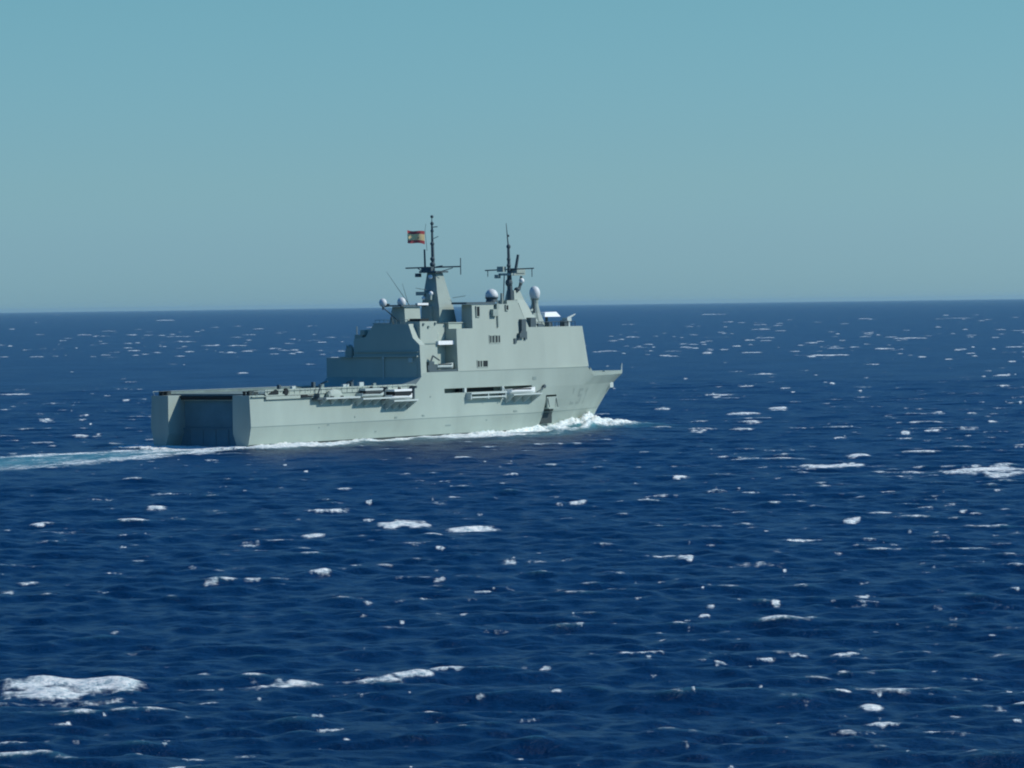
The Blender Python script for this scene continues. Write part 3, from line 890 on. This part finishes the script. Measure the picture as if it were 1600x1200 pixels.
# wake: aerated turquoise water astern, in the ship's own axes
cY, sY = math.cos(SHIP_YAW), math.sin(SHIP_YAW)
SX = (X - SHIP_LOC.x) * cY + (Y - SHIP_LOC.y) * sY
SY = -(X - SHIP_LOC.x) * sY + (Y - SHIP_LOC.y) * cY
sel = (SX < 3) & (SX > -420) & (np.abs(SY) < 90)
sx, sy2 = SX[sel], SY[sel]
hwid = 11 + np.minimum(22, 0.22 * -np.minimum(sx, 0))
cen = -2 - .07 * -np.minimum(sx, 0)
e = np.abs(sy2 - cen) / hwid
nzw = vnoise(sx * .07, sy2 * .30, 91)
nz2 = vnoise(sx * .16, sy2 * .75, 17)
nz3 = vnoise(sx * .5, sy2 * 1.6, 23)
body = np.clip(1.3 - (e + .5 * (nzw - .5)) ** 2.0 - .6 * (1 - nzw), 0, 1) * np.clip(1.25 + sx / 330, 0, 1)
aer[sel] = np.maximum(aer[sel], body * (.45 + .55 * nz2))
edge = np.exp(-((e - .72) / .34) ** 2) + .75 * np.exp(-(e / .45) ** 2)
fw = np.clip(edge * 1.65 - 1.2 * (1 - nz2) - .55 * (1 - nz3) + .02, 0, 1) * np.clip(1.15 + sx / 210, .25, 1)
fw = np.maximum(fw, np.clip(1.75 - e * 1.05 + sx / 34 - .6 * (1 - nz3), 0, 1))
foam[sel] = np.maximum(foam[sel], fw)
Z[sel] *= .6
# bow wave and the wash along the hull, both sides, in the ship's own axes
hbx = np.arange(0, 153.0)
hb = np.array([half(min(x, 151.4), 0.0) for x in hbx])
selh = (SX > -6) & (SX < 178) & (np.abs(SY) < 60)
sx, ay = SX[selh], np.abs(SY[selh])
d = ay - np.interp(sx, hbx, hb)
beh = np.clip(151 - sx, 0, None)                                   # metres behind the stem
na = vnoise(sx * .10, d * .30, 5); nb_ = vnoise(sx * .33, d * .8, 6); nc_ = vnoise(sx * .9, d * 1.7, 8)
rag_ = .62 * (1 - na) + .5 * (1 - nb_) + .35 * (1 - nc_)
# sheet thrown out from the stem
ahead = np.clip(sx - 150, 0, None)
sheet = np.exp(-(np.maximum(d, 0) / (15.0 * np.exp(-(beh / 24) ** 2) + .6)) ** 2) * np.exp(-(ahead / 12) ** 2) * np.clip(1.25 - beh / 62, 0, 1)
# diverging crest that leaves the bow and drops astern
ridge_d = .5 + .26 * beh
ridge = np.exp(-((d - ridge_d + 3 * (na - .5)) / (1.6 + .035 * beh)) ** 2) * np.clip(1.15 - beh / 105, 0, 1) * (sx < 152)
# wash close against the plating
hug = np.exp(-(np.maximum(d, 0) / (2.6 + 20.0 * vnoise(sx * .055 + 3, sx * 0, 13) ** 2)) ** 2) * np.clip(vnoise(sx * .07 + 11, sx * 0, 21) * 1.9 + .05, 0, 1) * (sx < 150)
second = np.exp(-((sx - 74) / 19) ** 2) * np.exp(-((d - 7) / 12) ** 2) + 1.1 * np.exp(-((sx - 40) / 4.0) ** 2) * np.exp(-((d - 2) / 4) ** 2) + np.exp(-((sx - 12) / 20) ** 2) * np.exp(-((d - 3) / 8) ** 2)
fw = np.maximum.reduce([2.3 * sheet - rag_ * .95 + .12, 1.5 * ridge - rag_ * .95 + .05, 1.9 * hug - rag_ * .62, 2.2 * second - rag_ * .9 + .1])
foam[selh] = np.maximum(foam[selh], np.clip(fw * 1.4, 0, 1))
aer[selh] = np.maximum(aer[selh], np.clip(.9 * np.exp(-np.maximum(d, 0) / 6) * na + .8 * second * na + .6 * ridge + .9 * sheet, 0, 1) * (sx < 158))
Z[selh] = Z[selh] * np.clip(.35 + np.abs(d) / 30, 0, 1) + 2.1 * sheet * (.35 + 1.0 * nb_) + .9 * ridge * (.4 + nb_) + .35 * hug * nb_ + .9 * second * nb_

me = bpy.data.meshes.new('sea')
nv = NR * NP
me.vertices.add(nv)
me.vertices.foreach_set('co', np.stack([X, Y, Z], -1).astype(np.float32).ravel())
ii = (np.arange(NR - 1)[:, None] * NP + np.arange(NP - 1)[None, :]).ravel()
quads = np.stack([ii, ii + 1, ii + NP + 1, ii + NP], 1).astype(np.int32)[:, ::-1]
nq = len(quads)
me.loops.add(nq * 4)
me.loops.foreach_set('vertex_index', np.ascontiguousarray(quads).ravel())
me.polygons.add(nq)
me.polygons.foreach_set('loop_start', np.arange(0, nq * 4, 4, dtype=np.int32))
me.polygons.foreach_set('use_smooth', np.ones(nq, bool))
me.update(calc_edges=True)
if me.polygons[0].normal.z < 0:
    me.flip_normals()
for nm, arr in (('foam', foam), ('aerated', aer)):
    at = me.attributes.new(nm, 'FLOAT', 'POINT')
    at.data.foreach_set('value', arr.astype(np.float32).ravel())

wm = bpy.data.materials.new('sea_water')
wm.use_nodes = True
n, l = wm.node_tree.nodes, wm.node_tree.links
n.clear()
out = n.new('ShaderNodeOutputMaterial')
geo = n.new('ShaderNodeNewGeometry')
wat = n.new('ShaderNodeBsdfPrincipled')
wat.inputs['Roughness'].default_value = 0.28
wat.inputs['IOR'].default_value = 1.33
wat.inputs['Specular IOR Level'].default_value = 0.19
fo_ = n.new('ShaderNodeBsdfPrincipled')
fo_.inputs['Base Color'].default_value = (0.86, 0.88, 0.86, 1)
fo_.inputs['Roughness'].default_value = 0.9
fo_.inputs['Specular IOR Level'].default_value = 0.1


def noise(scale, detail=5, rough=.6, stretch=None):
    z = n.new('ShaderNodeTexNoise')
    z.inputs['Scale'].default_value = scale
    z.inputs['Detail'].default_value = detail
    z.inputs['Roughness'].default_value = rough
    if stretch:
        mp = n.new('ShaderNodeMapping')
        mp.inputs['Scale'].default_value = stretch
        l.new(geo.outputs['Position'], mp.inputs[0])
        l.new(mp.outputs[0], z.inputs['Vector'])
    else:
        l.new(geo.outputs['Position'], z.inputs['Vector'])
    return z


def math_(op, a, b=None, clamp=False):
    m = n.new('ShaderNodeMath')
    m.operation = op
    m.use_clamp = clamp
    for k, x in enumerate((a, b)):
        if x is None: continue
        if isinstance(x, (int, float)): m.inputs[k].default_value = x
        else: l.new(x, m.inputs[k])
    return m.outputs[0]


fa = n.new('ShaderNodeAttribute'); fa.attribute_name = 'foam'
aa = n.new('ShaderNodeAttribute'); aa.attribute_name = 'aerated'
nf = noise(1.7, 7, .72)
nf2 = noise(.16, 4, .6)
nf3 = noise(.75, 5, .65)
mixc = n.new('ShaderNodeMix'); mixc.data_type = 'RGBA'
mixc.inputs[6].default_value = (0.0002, 0.018, 0.062, 1)
mixc.inputs[7].default_value = (0.10, 0.33, 0.36, 1)
l.new(math_('MULTIPLY', aa.outputs['Fac'], math_('ADD', nf2.outputs[0], .35), True), mixc.inputs[0])
l.new(mixc.outputs[2], wat.inputs['Base Color'])
gst = noise(.022, 3, .55, (1, .45, 1))                       # gusts: patches of rougher and smoother water
l.new(math_('ADD', math_('MULTIPLY', math_('SUBTRACT', gst.outputs[0], .5), .34), .19, True), wat.inputs['Specular IOR Level'])
nb1 = noise(.8, 9, .66, (1, .8, 1))
bmp = n.new('ShaderNodeBump')
bmp.inputs['Strength'].default_value = 1.0
bmp.inputs['Distance'].default_value = 0.55
l.new(nb1.outputs[0], bmp.inputs['Height'])
l.new(bmp.outputs[0], wat.inputs['Normal'])
bf = n.new('ShaderNodeBump')
bf.inputs['Strength'].default_value = 0.9
bf.inputs['Distance'].default_value = 0.35
l.new(nf.outputs[0], bf.inputs['Height'])
l.new(bf.outputs[0], fo_.inputs['Normal'])
# foam breaks up along a fine noise
lace_ = math_('MULTIPLY', math_('SUBTRACT', math_('ADD', math_('MULTIPLY', nf.outputs[0], .62), math_('MULTIPLY', nf3.outputs[0], .38)), .5), 4.0)
fx = math_('SUBTRACT', math_('ADD', math_('MULTIPLY', fa.outputs['Fac'], 1.5), lace_), .50)
fx = math_('MULTIPLY', math_('MULTIPLY', fx, 1.15, True), math_('ADD', math_('MULTIPLY', fa.outputs['Fac'], .8), .28), True)
fx = math_('MULTIPLY', fx, math_('MULTIPLY', fa.outputs['Fac'], 5, True), True)
fc_ = n.new('ShaderNodeMix'); fc_.data_type = 'RGBA'
fc_.inputs[6].default_value = (0.20, 0.40, 0.47, 1)
fc_.inputs[7].default_value = (0.93, 0.93, 0.88, 1)
l.new(math_('ADD', math_('MULTIPLY', lace_, 1.1), math_('ADD', math_('MULTIPLY', fa.outputs['Fac'], .42), .28), True), fc_.inputs[0])
l.new(fc_.outputs[2], fo_.inputs['Base Color'])
ms = n.new('ShaderNodeMixShader')
l.new(fx, ms.inputs[0])
l.new(wat.outputs[0], ms.inputs[1])
l.new(fo_.outputs[0], ms.inputs[2])
l.new(ms.outputs[0], out.inputs[0])
me.materials.append(wm)
sea = bpy.data.objects.new('sea', me)
COL.objects.link(sea)
sea['kind'] = 'structure'
sea['label'] = 'deep blue open sea with whitecaps and a turquoise wake'

# ------------------------------------------------------------------ sea air: thin haze that softens the far water
hz_ = MB().box(-92000, 92000, -2000, 92000, -4, 60)
hm = bpy.data.materials.new('sea_air')
hm.use_nodes = True
hn, hl = hm.node_tree.nodes, hm.node_tree.links
hn.clear()
ho = hn.new('ShaderNodeOutputMaterial')
pv = hn.new('ShaderNodeVolumePrincipled')
pv.inputs['Color'].default_value = (0.46, 0.72, 0.82, 1)
pv.inputs['Density'].default_value = 1.1e-5
pv.inputs['Anisotropy'].default_value = 0.2
hl.new(pv.outputs[0], ho.inputs['Volume'])
hob = hz_.build('haze', hm)
hob['kind'] = 'stuff'
SC.cycles.volume_bounces = 1
